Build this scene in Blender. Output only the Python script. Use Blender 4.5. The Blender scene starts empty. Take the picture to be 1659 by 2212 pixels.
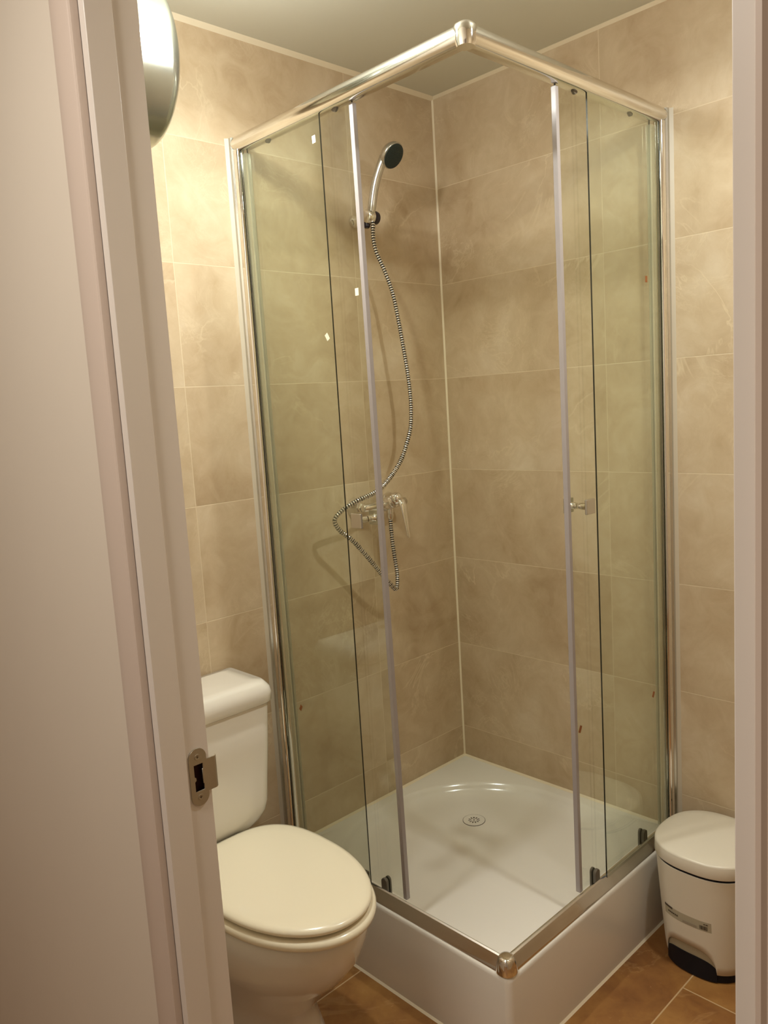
import bpy, bmesh, math, random
from mathutils import Vector, Matrix
random.seed(7)
S = bpy.context.scene
C = S.collection
PI = math.pi
# ---------------------------------------------------------------- camera
CAM = Vector((2.0989, 1.8525, 1.5104))
RT = Vector((-0.71663572, 0.69478865, -0.06084385))
UP = Vector((-0.13534098, -0.05295468, 0.98938295))
FW = Vector((-0.68419008, -0.71726183, -0.1319826))
cd = bpy.data.cameras.new('camera')
cam = bpy.data.objects.new('camera', cd)
C.objects.link(cam)
cam.matrix_world = Matrix(((RT.x, UP.x, -FW.x, CAM.x), (RT.y, UP.y, -FW.y, CAM.y), (RT.z, UP.z, -FW.z, CAM.z), (0, 0, 0, 1)))
cd.sensor_fit = 'VERTICAL'
cd.sensor_height = 24.0
cd.lens = 1735.38 * 24.0 / 2212.0
cd.clip_start = 0.02
S.camera = cam
# ---------------------------------------------------------------- world, exposure
w = bpy.data.worlds.new('world')
S.world = w
w.use_nodes = True
w.node_tree.nodes['Background'].inputs[0].default_value = (1.0, 0.86, 0.68, 1)
w.node_tree.nodes['Background'].inputs[1].default_value = 0.02
vs = S.view_settings
vs.view_transform = 'Standard'
vs.look = 'None'
vs.exposure = -0.15
vs.gamma = 1.0
vs.use_curve_mapping = False
# ---------------------------------------------------------------- room dimensions
W = 0.80            # shower enclosure side
H = 2.497           # ceiling
HT = 0.228          # tray height
DX, DX2 = 1.506, 1.585   # door wall, bathroom face and hall face
YL, YR = 0.817, 1.638    # door opening
YB = 1.78           # far end of the bathroom
L1 = (1.09, 0.47)   # ceiling bulb over the toilet
L2 = (0.52, 1.25)   # ceiling bulb over the right end of the room


def lamp(name, loc, size, power, col, rot=(0, 0, 0), shape='DISK', spread=PI):
    ld = bpy.data.lights.new(name, 'AREA')
    ld.shape = shape
    ld.size = size
    ld.energy = power
    ld.color = col
    ld.spread = spread
    o = bpy.data.objects.new(name, ld)
    o.location = loc
    o.rotation_euler = rot
    C.objects.link(o)
    return o


WARM = (0.98, 1.0, 0.95)
LZ = 2.36       # height of the two globe bulbs
E1, E2 = 200.0, 75.0     # glow of the two bulbs, the only lamps in the bathroom
for (lx, ly), e in ((L1, 8.0), (L2, 9.0)):     # their forward beams
    lamp('bulb_beam', (lx, ly, LZ - 0.037), 0.06, e, WARM)
lamp('hall_light', (2.40, 1.02, H - 0.03), 0.30, 15.0, (1.0, 0.98, 0.95))

# ---------------------------------------------------------------- node helpers


class NT:
    def __init__(s, name):
        s.m = bpy.data.materials.new(name)
        s.m.use_nodes = True
        s.t = s.m.node_tree
        s.t.nodes.clear()
        s.out = s.t.nodes.new('ShaderNodeOutputMaterial')

    def n(s, typ, ins=None, **kw):
        nd = s.t.nodes.new(typ)
        for k, v in kw.items():
            setattr(nd, k, v)
        if ins:
            for k, v in ins.items():
                s.set(nd.inputs[k], v)
        return nd

    def set(s, sock, v):
        if hasattr(v, 'links') or isinstance(v, bpy.types.NodeSocket):
            s.t.links.new(v, sock)
        else:
            sock.default_value = v

    def math(s, op, a, b=None, c=None, clamp=False):
        nd = s.n('ShaderNodeMath', operation=op)
        nd.use_clamp = clamp
        s.set(nd.inputs[0], a)
        if b is not None:
            s.set(nd.inputs[1], b)
        if c is not None:
            s.set(nd.inputs[2], c)
        return nd.outputs[0]

    def mix(s, f, a, b):
        nd = s.n('ShaderNodeMix', data_type='RGBA')
        s.set(nd.inputs[0], f)
        s.set(nd.inputs[6], a)
        s.set(nd.inputs[7], b)
        return nd.outputs[2]

    def ramp(s, f, stops):
        nd = s.n('ShaderNodeValToRGB')
        s.set(nd.inputs[0], f)
        e = nd.color_ramp.elements
        while len(e) < len(stops):
            e.new(0.5)
        for i, (p, c) in enumerate(stops):
            e[i].position = p
            e[i].color = c if len(c) == 4 else (*c, 1)
        return nd.outputs[0]

    def noise(s, vec, scale, detail=4, rough=0.5, dist=0.0):
        nd = s.n('ShaderNodeTexNoise', {'Vector': vec, 'Scale': scale, 'Detail': detail, 'Roughness': rough, 'Distortion': dist})
        return nd.outputs[0]

    def done(s, shader):
        s.t.links.new(shader, s.out.inputs[0])
        return s.m


def rgb(r, g, b):
    f = lambda c: ((c / 255 + 0.055) / 1.055) ** 2.4 if c > 10 else c / 255 / 12.92
    return (f(r), f(g), f(b), 1)


def plain(name, col, rough=0.5, metal=0.0, coat=0.0, spec=0.5, bump=0.0, bscale=300, var=0.03):
    t = NT(name)
    co = t.n('ShaderNodeTexCoord').outputs['Object']
    nz = t.noise(co, 6.0, 3)
    dark = tuple(c * (1 - var * 2) for c in col[:3]) + (1,)
    c = t.mix(nz, dark, col)
    p = t.n('ShaderNodeBsdfPrincipled', {'Base Color': c, 'Roughness': rough, 'Metallic': metal})
    p.inputs['Coat Weight'].default_value = coat
    p.inputs['Coat Roughness'].default_value = 0.08
    p.inputs['Specular IOR Level'].default_value = spec
    if bump:
        b = t.n('ShaderNodeBump', {'Height': t.noise(co, bscale, 2), 'Strength': bump, 'Distance': 0.001})
        t.t.links.new(b.outputs[0], p.inputs['Normal'])
    return t.done(p.outputs[0])


def tile_wall(name, ax):
    """Beige marble-look tiles 62 x 31 cm, stacked; ax = which object axis runs along the wall."""
    t = NT(name)
    co = t.n('ShaderNodeTexCoord').outputs['Object']
    sep = t.n('ShaderNodeSeparateXYZ', {0: co})
    u = sep.outputs[ax]
    v = sep.outputs[2]
    u0 = 0.39 if ax == 0 else 0.615
    us = t.math('DIVIDE', t.math('SUBTRACT', u, u0), 0.62)
    vsn = t.math('DIVIDE', t.math('SUBTRACT', v, 0.0330), 0.3108)
    iu = t.math('FLOOR', us)
    iv = t.math('FLOOR', vsn)
    fu = t.math('FRACT', us)
    fv = t.math('FRACT', vsn)
    du = t.math('MULTIPLY', t.math('MINIMUM', fu, t.math('SUBTRACT', 1, fu)), 0.62)
    dv = t.math('MULTIPLY', t.math('MINIMUM', fv, t.math('SUBTRACT', 1, fv)), 0.3108)
    d = t.math('MINIMUM', du, dv)
    joint = t.math('SUBTRACT', 1, t.math('SMOOTH_MIN', 1, t.math('MULTIPLY', t.math('MAXIMUM', t.math('SUBTRACT', d, 0.0006), 0), 900), 0.1), clamp=True)
    # each tile shows its own cut of the stone
    wn = t.n('ShaderNodeTexWhiteNoise', noise_dimensions='3D')
    cmb = t.n('ShaderNodeCombineXYZ', {0: iu, 1: iv, 2: float(ax * 3 + 1)})
    t.t.links.new(cmb.outputs[0], wn.inputs[0])
    off = t.n('ShaderNodeVectorMath', {0: wn.outputs['Color'], 1: (7.0, 7.0, 7.0)}, operation='MULTIPLY').outputs[0]
    p = t.n('ShaderNodeVectorMath', {0: co, 1: off}, operation='ADD').outputs[0]
    big = t.noise(p, 3.2, 6, 0.55, 0.6)
    med = t.noise(p, 11.0, 6, 0.62, 1.2)
    fine = t.noise(p, 70.0, 4, 0.6)
    m = t.math('ADD', t.math('MULTIPLY', big, 0.62), t.math('MULTIPLY', med, 0.38))
    base = t.ramp(m, [(0.30, rgb(172, 148, 116)), (0.45, rgb(192, 170, 139)), (0.56, rgb(203, 183, 153)), (0.72, rgb(216, 200, 174))])
    # veins: zero crossings of a warped noise, thin and broken up
    vn = t.noise(p, 2.1, 5, 0.58, 1.4)
    va = t.math('ABSOLUTE', t.math('SUBTRACT', vn, 0.5))
    vl = t.math('SUBTRACT', 1, t.math('MULTIPLY', va, 70), clamp=True)
    gate = t.math('MULTIPLY', t.math('SUBTRACT', t.noise(p, 4.0, 2), 0.50), 5.0, clamp=True)
    vein = t.math('MULTIPLY', t.math('MULTIPLY', vl, gate), 0.55)
    vn2 = t.noise(p, 5.5, 6, 0.7, 2.0)
    vl2 = t.math('SUBTRACT', 1, t.math('MULTIPLY', t.math('ABSOLUTE', t.math('SUBTRACT', vn2, 0.52)), 40), clamp=True)
    gate2 = t.math('MULTIPLY', t.math('SUBTRACT', t.noise(p, 3.0, 2, 0.5, 0.4), 0.54), 6.0, clamp=True)
    vein2 = t.math('MULTIPLY', t.math('MULTIPLY', vl2, gate2), 0.35)
    c = t.mix(t.math('MAXIMUM', vein, vein2), base, rgb(228, 212, 180))
    c = t.mix(t.math('MULTIPLY', fine, 0.18), c, rgb(160, 138, 106))
    c = t.mix(t.math('MULTIPLY', joint, 0.62), c, rgb(222, 206, 176))
    pr = t.n('ShaderNodeBsdfPrincipled', {'Base Color': c, 'Roughness': t.math('ADD', 0.36, t.math('MULTIPLY', med, 0.15))})
    pr.inputs['Specular IOR Level'].default_value = 0.35
    b = t.n('ShaderNodeBump', {'Height': t.math('SUBTRACT', t.math('MULTIPLY', fine, 0.08), joint), 'Strength': 0.25, 'Distance': 0.001})
    t.t.links.new(b.outputs[0], pr.inputs['Normal'])
    return t.done(pr.outputs[0])


def tile_floor(name):
    t = NT(name)
    co = t.n('ShaderNodeTexCoord').outputs['Object']
    sep = t.n('ShaderNodeSeparateXYZ', {0: co})
    x, y = sep.outputs[0], sep.outputs[1]
    ys = t.math('DIVIDE', t.math('SUBTRACT', y, 0.316), 0.664)
    iy = t.math('FLOOR', ys)
    fy = t.math('FRACT', ys)
    xs = t.math('DIVIDE', t.math('ADD', t.math('SUBTRACT', x, 0.323), t.math('MULTIPLY', t.math('SUBTRACT', iy, 1), 0.40)), 1.30)
    ix = t.math('FLOOR', xs)
    fx = t.math('FRACT', xs)
    dy = t.math('MULTIPLY', t.math('MINIMUM', fy, t.math('SUBTRACT', 1, fy)), 0.664)
    dx = t.math('MULTIPLY', t.math('MINIMUM', fx, t.math('SUBTRACT', 1, fx)), 1.30)
    d = t.math('MINIMUM', dx, dy)
    joint = t.math('SUBTRACT', 1, t.math('MULTIPLY', t.math('MAXIMUM', t.math('SUBTRACT', d, 0.001), 0), 700), clamp=True)
    cmb = t.n('ShaderNodeCombineXYZ', {0: ix, 1: iy, 2: 5.0})
    wn = t.n('ShaderNodeTexWhiteNoise', noise_dimensions='3D')
    t.t.links.new(cmb.outputs[0], wn.inputs[0])
    off = t.n('ShaderNodeVectorMath', {0: wn.outputs['Color'], 1: (9.0, 9.0, 9.0)}, operation='MULTIPLY').outputs[0]
    p = t.n('ShaderNodeVectorMath', {0: co, 1: off}, operation='ADD').outputs[0]
    big = t.noise(p, 4.0, 5, 0.55, 0.8)
    med = t.noise(p, 18.0, 6, 0.65, 0.5)
    m = t.math('ADD', t.math('MULTIPLY', big, 0.7), t.math('MULTIPLY', med, 0.3))
    base = t.ramp(m, [(0.30, rgb(108, 66, 34)), (0.46, rgb(136, 92, 48)), (0.6, rgb(157, 113, 60)), (0.75, rgb(178, 138, 84))])
    sp = t.math('MULTIPLY', t.math('SUBTRACT', t.noise(p, 90, 3, 0.7), 0.68), 12, clamp=True)
    base = t.mix(t.math('MULTIPLY', sp, 0.4), base, rgb(205, 165, 120))
    vn = t.noise(p, 3.0, 5, 0.6, 1.2)
    vl = t.math('SUBTRACT', 1, t.math('MULTIPLY', t.math('ABSOLUTE', t.math('SUBTRACT', vn, 0.47)), 60), clamp=True)
    c = t.mix(t.math('MULTIPLY', vl, 0.18), base, rgb(205, 165, 110))
    c = t.mix(t.math('MULTIPLY', joint, 0.8), c, rgb(196, 168, 128))
    pr = t.n('ShaderNodeBsdfPrincipled', {'Base Color': c, 'Roughness': 0.38})
    b = t.n('ShaderNodeBump', {'Height': t.math('SUBTRACT', t.math('MULTIPLY', med, 0.2), joint), 'Strength': 0.3, 'Distance': 0.001})
    t.t.links.new(b.outputs[0], pr.inputs['Normal'])
    return t.done(pr.outputs[0])


def glass_mat(name, tint):
    """Thin float glass: light passes straight, reflection rises towards grazing."""
    t = NT(name)
    lw = t.n('ShaderNodeLayerWeight', {'Blend': 0.5}).outputs['Facing']
    f = t.math('ADD', 0.045, t.math('MULTIPLY', t.math('POWER', lw, 5.0), 0.95))
    co = t.n('ShaderNodeTexCoord').outputs['Object']
    smear = t.math('MULTIPLY', t.math('SUBTRACT', t.noise(co, 2.5, 5, 0.6, 0.5), 0.35), 0.032, clamp=True)
    tr = t.n('ShaderNodeBsdfTransparent', {'Color': tint})
    gl = t.n('ShaderNodeBsdfGlossy', {'Color': (0.95, 1, 0.95, 1), 'Roughness': 0.01})
    df = t.n('ShaderNodeBsdfDiffuse', {'Color': (0.80, 0.82, 0.74, 1)})
    m1 = t.n('ShaderNodeMixShader', {0: smear, 1: tr.outputs[0], 2: df.outputs[0]})
    m2 = t.n('ShaderNodeMixShader', {0: f, 1: m1.outputs[0], 2: gl.outputs[0]})
    return t.done(m2.outputs[0])


def milky(name, col, alpha, rough=0.3):
    t = NT(name)
    tr = t.n('ShaderNodeBsdfTransparent', {'Color': (0.95, 0.95, 0.92, 1)})
    p = t.n('ShaderNodeBsdfPrincipled', {'Base Color': col, 'Roughness': rough})
    m = t.n('ShaderNodeMixShader', {0: alpha, 1: tr.outputs[0], 2: p.outputs[0]})
    return t.done(m.outputs[0])


def emit(name, col, s):
    t = NT(name)
    e = t.n('ShaderNodeEmission', {'Color': col, 'Strength': s})
    return t.done(e.outputs[0])


def hose_mat(name, pitch):
    """Chrome spiral hose: rounded silver turns with dark gaps, from the length coordinate in UV."""
    t = NT(name)
    uv = t.n('ShaderNodeUVMap', uv_map='UVMap').outputs[0]
    sep = t.n('ShaderNodeSeparateXYZ', {0: uv})
    ph = t.math('FRACT', t.math('DIVIDE', sep.outputs[1], pitch))
    tri = t.math('ABSOLUTE', t.math('SUBTRACT', ph, 0.5))
    gap = t.math('GREATER_THAN', tri, 0.27)
    chrome = t.n('ShaderNodeBsdfPrincipled', {'Base Color': (0.80, 0.78, 0.76, 1), 'Metallic': 1.0, 'Roughness': 0.16})
    dark = t.n('ShaderNodeBsdfPrincipled', {'Base Color': (0.012, 0.010, 0.009, 1), 'Roughness': 0.5})
    mx = t.n('ShaderNodeMixShader', {0: gap, 1: chrome.outputs[0], 2: dark.outputs[0]})
    return t.done(mx.outputs[0])


M = {}
M['tile_x'] = tile_wall('beige_stone_tile_left', 0)
M['tile_y'] = tile_wall('beige_stone_tile_right', 1)
M['floor'] = tile_floor('brown_floor_tile')
M['ceiling'] = plain('ceiling_paint', rgb(218, 216, 201), 0.55, bump=0.05, var=0.01)
M['grout'] = plain('pale_silicone', rgb(232, 218, 190), 0.4)
M['grey_grout'] = plain('grey_silicone', rgb(196, 186, 166), 0.45)
M['white_paint'] = plain('white_gloss_paint', rgb(226, 216, 206), 0.32, coat=0.15, bump=0.03, bscale=60, var=0.01)
M['casing_paint'] = plain('pinkish_casing_paint', rgb(208, 190, 176), 0.36, coat=0.1, bump=0.03, bscale=60, var=0.01)  # one even tone, darker and pinker than the jamb paint
M['hall_paint'] = plain('hall_wall_paint', rgb(226, 214, 198), 0.6, bump=0.06, bscale=120, var=0.015)
M['shaded_raw_wood'] = plain('shaded_frame_wood', rgb(62, 26, 18), 0.85, bump=0.3, bscale=80, var=0.2)  # dark frame wood, deepened further with the painted shade of the latch pocket
M['ceramic'] = plain('white_ceramic', rgb(228, 222, 210), 0.12, coat=0.6, var=0.006)
M['acrylic'] = plain('white_tray_acrylic', rgb(228, 223, 213), 0.16, coat=0.3, var=0.01)
M['cream'] = plain('cream_seat_plastic', rgb(242, 232, 206), 0.22, coat=0.3, var=0.006)
M['chrome'] = plain('chrome', (0.86, 0.84, 0.81, 1), 0.07, metal=1.0, var=0.02)
M['satin'] = plain('satin_aluminium', (0.62, 0.61, 0.58, 1), 0.24, metal=1.0, bump=0.03, var=0.03)
M['polished'] = plain('polished_aluminium', (0.84, 0.83, 0.80, 1), 0.11, metal=1.0, var=0.03)
M['steel'] = plain('brushed_steel', (0.50, 0.45, 0.36, 1), 0.42, metal=1.0, bump=0.15, bscale=500, var=0.06)
M['slot_dark'] = plain('dark_slot_fill', (0.10, 0.07, 0.05, 1), 0.4, metal=0.8)  # fills the screw slots; stands in for shade under the drain cover
M['black'] = plain('black_plastic', (0.006, 0.006, 0.010, 1), 0.5, spec=0.25)
M['face'] = plain('dark_green_rubber', rgb(30, 44, 40), 0.55, bump=0.6, bscale=900)
M['roller'] = plain('grey_roller_plastic', rgb(104, 97, 86), 0.3)
M['purple_black'] = plain('smoked_plastic', rgb(40, 30, 44), 0.25)
M['bin'] = plain('white_bin_plastic', rgb(216, 208, 190), 0.30, var=0.006)
M['bin_grey'] = plain('grey_bin_plastic', rgb(160, 148, 122), 0.5)
M['enamel'] = plain('pale_grey_metal', (0.50, 0.52, 0.46, 1), 0.19, metal=0.97, var=0.01)
M['glass'] = glass_mat('shower_glass', (0.958, 0.968, 0.935, 1))
M['glass_edge'] = plain('polished_glass_edge', rgb(44, 42, 34), 0.15)
M['seal'] = milky('clear_grey_seal', rgb(168, 160, 158), 0.88, 0.25)
M['seal_clear'] = milky('clear_plastic_seal', rgb(226, 222, 196), 0.35, 0.2)
M['sticker_white'] = plain('white_sticker', rgb(240, 236, 214), 0.4)
M['sticker_brown'] = plain('brown_sticker', rgb(150, 92, 46), 0.5)
M['label'] = milky('clear_bin_label', rgb(176, 166, 146), 0.16, 0.3)
M['ink'] = plain('label_ink', rgb(70, 58, 44), 0.6)
M['ink_grey'] = plain('label_grey_ink', rgb(150, 140, 122), 0.6)
M['bulb_1'] = emit('bulb_glow_left', (*WARM, 1), E1)
M['bulb_2'] = emit('bulb_glow_right', (*WARM, 1), E2)
M['lamp_lens'] = emit('spot_lens', (1, 0.86, 0.62, 1), 20)
M['hose'] = hose_mat('hose_spiral', 0.0072)

# ---------------------------------------------------------------- object helpers


def obj(name, bm, mat, parent=None, smooth=False, bevel=0.0, seg=2, sub=0, angle=40):
    me = bpy.data.meshes.new(name)
    bmesh.ops.remove_doubles(bm, verts=bm.verts, dist=1e-6)
    bmesh.ops.recalc_face_normals(bm, faces=bm.faces)
    bm.to_mesh(me)
    bm.free()
    mats = mat if isinstance(mat, (list, tuple)) else [mat]
    for m in mats:
        me.materials.append(M[m])
    o = bpy.data.objects.new(name, me)
    C.objects.link(o)
    if parent is not None:
        o.parent = parent
        o.matrix_parent_inverse = Matrix.Translation(-Vector(parent.location)) if parent.parent is None else parent_inv(parent)
    if smooth or bevel or sub:
        for p in me.polygons:
            p.use_smooth = True
    if bevel:
        md = o.modifiers.new('bevel', 'BEVEL')
        md.width = bevel
        md.segments = seg
        md.limit_method = 'ANGLE'
        md.angle_limit = math.radians(35)
        md.harden_normals = True
    if sub:
        md = o.modifiers.new('sub', 'SUBSURF')
        md.levels = sub
        md.render_levels = sub
    elif smooth:
        md = o.modifiers.new('split', 'EDGE_SPLIT')
        md.split_angle = math.radians(angle)
    return o


def parent_inv(p):
    m = Matrix.Identity(4)
    chain = []
    q = p
    while q is not None:
        chain.append(q)
        q = q.parent
    for q in reversed(chain):
        m = m @ q.matrix_parent_inverse @ q.matrix_basis
    return m.inverted()


def thing(name, label, cat, loc=(0, 0, 0), group=None):
    o = bpy.data.objects.new(name, None)
    o.empty_display_size = 0.05
    o.location = loc
    C.objects.link(o)
    return tag(o, label, cat, group)


def tag(o, label, cat, group=None):
    o['label'] = label
    o['category'] = cat
    if group:
        o['group'] = group
    return o


def struct(name, bm, mat, **k):
    o = obj(name, bm, mat, **k)
    if o.parent is None:
        o['kind'] = 'structure'
    return o


def box(bm, x0, x1, y0, y1, z0, z1, mi=0):
    vs_ = [bm.verts.new(p) for p in ((x0, y0, z0), (x1, y0, z0), (x1, y1, z0), (x0, y1, z0), (x0, y0, z1), (x1, y0, z1), (x1, y1, z1), (x0, y1, z1))]
    out = []
    for f in ((3, 2, 1, 0), (4, 5, 6, 7), (0, 1, 5, 4), (1, 2, 6, 5), (2, 3, 7, 6), (3, 0, 4, 7)):
        fc = bm.faces.new([vs_[i] for i in f])
        fc.material_index = mi
        out.append(fc)
    return out


def bx(*a, mi=0):
    bm = bmesh.new()
    box(bm, *a, mi=mi)
    return bm


def loft(bm, rings, cap0=True, cap1=True, closed=True):
    R_ = [[bm.verts.new(p) for p in r] for r in rings]
    n = len(R_[0])
    for a, b in zip(R_[:-1], R_[1:]):
        for i in range(n if closed else n - 1):
            j = (i + 1) % n
            bm.faces.new((a[i], a[j], b[j], b[i]))
    if cap0:
        bm.faces.new(list(reversed(R_[0])))
    if cap1:
        bm.faces.new(R_[-1])
    return R_


def frame_for(d):
    d = Vector(d).normalized()
    a = Vector((0, 0, 1)) if abs(d.z) < 0.9 else Vector((1, 0, 0))
    u = d.cross(a).normalized()
    v = u.cross(d).normalized()
    return u, v


def lathe(bm, p0, d, prof, n=32, cap=True):
    """profile = [(distance along d, radius)]"""
    p0 = Vector(p0)
    d = Vector(d).normalized()
    u, v = frame_for(d)
    rings = []
    for s, r in prof:
        rings.append([p0 + d * s + (u * math.cos(2 * PI * i / n) + v * math.sin(2 * PI * i / n)) * r for i in range(n)])
    loft(bm, rings, cap, cap)


def tube(bm, pts, rad, n=12):
    pts = [Vector(p) for p in pts]
    if not hasattr(rad, '__len__'):
        rad = [rad] * len(pts)
    t0 = (pts[1] - pts[0]).normalized()
    u, v = frame_for(t0)
    rings = []
    for i, p in enumerate(pts):
        t = (pts[min(i + 1, len(pts) - 1)] - pts[max(i - 1, 0)]).normalized()
        u = (u - t * u.dot(t)).normalized()
        v = t.cross(u)
        rings.append([p + (u * math.cos(2 * PI * k / n) + v * math.sin(2 * PI * k / n)) * rad[i] for k in range(n)])
    loft(bm, rings)


def spline(P, per=12):
    P = [Vector(p) for p in P]
    P = [P[0] * 2 - P[1]] + P + [P[-1] * 2 - P[-2]]
    out = []
    for i in range(1, len(P) - 2):
        for k in range(per):
            t = k / per
            a, b, c, d = P[i - 1], P[i], P[i + 1], P[i + 2]
            out.append(0.5 * ((2 * b) + (-a + c) * t + (2 * a - 5 * b + 4 * c - d) * t * t + (-a + 3 * b - 3 * c + d) * t ** 3))
    out.append(P[-2])
    return out


def extrude_profile(bm, prof, axis, a0, a1, flip=False):
    """prof: list of (u, z); axis 'x' or 'y' is the run direction, u the other horizontal axis."""
    def P(a, u, z):
        return (a, u, z) if axis == 'x' else (u, a, z)
    loft(bm, [[P(a0, u, z) for u, z in prof], [P(a1, u, z) for u, z in prof]])


def sup(cx, cy, a, b, n, N=64, z=0.0, b2=None):
    """superellipse ring; b2 = other half length on the -y side"""
    out = []
    for i in range(N):
        th = 2 * PI * i / N
        c, s = math.cos(th), math.sin(th)
        bb = b if s >= 0 or b2 is None else b2
        out.append((cx + a * math.copysign(abs(c) ** (2 / n), c), cy + bb * math.copysign(abs(s) ** (2 / n), s), z))
    return out


def shape2d(name, outer, holes, thick, to3d, mat, parent=None, bevel=0.0):
    """flat plate with holes: outline in 2D, extruded to thickness, mapped to 3D by to3d(u, v, w)"""
    cu = bpy.data.curves.new(name, 'CURVE')
    cu.dimensions = '2D'
    cu.fill_mode = 'BOTH'
    cu.extrude = thick / 2
    for loop in [outer] + holes:
        sp = cu.splines.new('POLY')
        sp.points.add(len(loop) - 1)
        for i, (x, y) in enumerate(loop):
            sp.points[i].co = (x, y, 0, 1)
        sp.use_cyclic_u = True
    tmp = bpy.data.objects.new(name + '_tmp', cu)
    C.objects.link(tmp)
    dg = bpy.context.evaluated_depsgraph_get()
    dg.update()
    me = bpy.data.meshes.new_from_object(tmp.evaluated_get(dg))
    bpy.data.objects.remove(tmp)
    bm = bmesh.new()
    bm.from_mesh(me)
    bpy.data.meshes.remove(me)
    for v in bm.verts:
        v.co = Vector(to3d(v.co.x, v.co.y, v.co.z + thick / 2))
    return obj(name, bm, mat, parent, bevel=bevel)


def circ(cx, cy, r, n=24, a0=0.0, a1=2 * PI):
    full = abs(a1 - a0 - 2 * PI) < 1e-6
    m = n if full else n + 1
    return [(cx + r * math.cos(a0 + (a1 - a0) * i / n), cy + r * math.sin(a0 + (a1 - a0) * i / n)) for i in range(m)]


# ================================================================ SETTING
T = 0.10
struct('floor', bx(-T, 3.3, -1.0, 3.2, -T, 0), 'floor')
struct('ceiling', bx(-T, 3.3, -1.0, 3.2, H, H + T), 'ceiling')
struct('wall_left', bx(-T, DX, -T, 0, 0, H), 'tile_x')
struct('wall_right', bx(-T, 0, 0, YB, 0, H), 'tile_y')
struct('wall_end', bx(-T, DX, YB, YB + T, 0, H), 'tile_x')
DH = 2.16   # door head
bm = bmesh.new()
box(bm, DX, DX2, -1.0, YL - 0.015, 0, H)
box(bm, DX, DX2, YR + 0.015, 3.2, 0, H)
box(bm, DX, DX2, YL - 0.015, YR + 0.015, DH + 0.015, H)
struct('wall_front', bm, 'hall_paint')
struct('wall_hall_left', bx(DX2, 3.3, -1.1, -1.0, 0, H), 'hall_paint')
struct('wall_hall_right', bx(DX2, 3.3, 3.2, 3.3, 0, H), 'hall_paint')
struct('wall_hall_back', bx(3.3, 3.4, -1.1, 3.3, 0, H), 'hall_paint')

# silicone lines: inner corner and ceiling edge
bm = bmesh.new()
c = 0.0046
loft(bm, [[(0, 0, HT), (c, 0, HT), (c * .45, c * .45, HT), (0, c, HT)], [(0, 0, H), (c, 0, H), (c * .45, c * .45, H), (0, c, H)]])
struct('trim_1', bm, 'grout')
bm = bmesh.new()
c = 0.011
loft(bm, [[(0, 0, H), (0, c, H), (0, c * .5, H - c * .5), (0, 0, H - c)], [(DX, 0, H), (DX, c, H), (DX, c * .5, H - c * .5), (DX, 0, H - c)]])
struct('trim_2', bm, 'grout')
bm = bmesh.new()
c = 0.008
loft(bm, [[(0, 0, H), (c, 0, H), (c * .5, 0, H - c * .5), (0, 0, H - c)], [(0, YB, H), (c, YB, H), (c * .5, YB, H - c * .5), (0, YB, H - c)]])
struct('trim_3', bm, 'grout')
# silicone round the tray
bm = bmesh.new()
c = 0.006
extrude_profile(bm, [(0, HT), (c, HT), (0, HT + c)], 'x', 0, W + 0.02)
extrude_profile(bm, [(0, HT), (c, HT), (0, HT + c)], 'y', 0, W + 0.02)
struct('trim_4', bm, 'grout')
bm = bmesh.new()
c = 0.005
t0 = W + 0.0205
extrude_profile(bm, [(t0, 0), (t0 + c, 0), (t0, c)], 'x', 0, t0 + c)
extrude_profile(bm, [(t0, 0), (t0 + c, 0), (t0, c)], 'y', 0, t0 + c)
struct('trim_5', bm, 'grout')

# ---------------------------------------------------------------- door frame
door = bpy.data.objects.new('door_1', None)
C.objects.link(door)
door['kind'] = 'structure'
RX = 1.545     # rebate edge: the door closes in the part beyond it
STEP = 0.004
PZ0, PZ1 = 0.929, 1.019   # strike plate
# left jamb: rebate strip with the latch pocket, and the stop part
hole = [(1.5120, 0.946), (1.5400, 0.946), (1.5400, 1.000), (1.5120, 1.000)]
shape2d('door_jamb', [(DX, 0), (RX, 0), (RX, DH), (DX, DH)], [hole], 0.014,
        lambda u, v, w: (u, YL - STEP - 0.014 + w, v), 'white_paint', door)
bm = bx(RX, DX2, YL - 0.018, YL, 0, DH)
obj('door_jamb', bm, 'white_paint', door, bevel=0.0015)
bm = bmesh.new()
yb_, yt_ = YL - 0.0148, YL - STEP - 0.0005
box(bm, 1.5121, 1.5399, yb_, yb_ + 0.001, 0.9461, 0.9999)
box(bm, 1.5121, 1.5131, yb_, yt_, 0.9461, 0.9999)
box(bm, 1.5389, 1.5399, yb_, yt_, 0.9461, 0.9999)
box(bm, 1.5121, 1.5399, yb_, yt_, 0.9461, 0.9471)
box(bm, 1.5121, 1.5399, yb_, yt_, 0.9989, 0.9999)
obj('latch_pocket', bm, 'shaded_raw_wood', door)
# right jamb
bm = bx(DX, RX, YR + STEP, YR + 0.018, 0, DH)
obj('door_jamb', bm, 'white_paint', door)
bm = bx(RX, DX2, YR, YR + 0.018, 0, DH)
obj('door_jamb', bm, 'white_paint', door, bevel=0.0015)
bm = bx(DX, DX2, YL - 0.015, YR + 0.015, DH, DH + 0.015)
obj('door_head', bm, 'white_paint', door, bevel=0.001)


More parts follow.
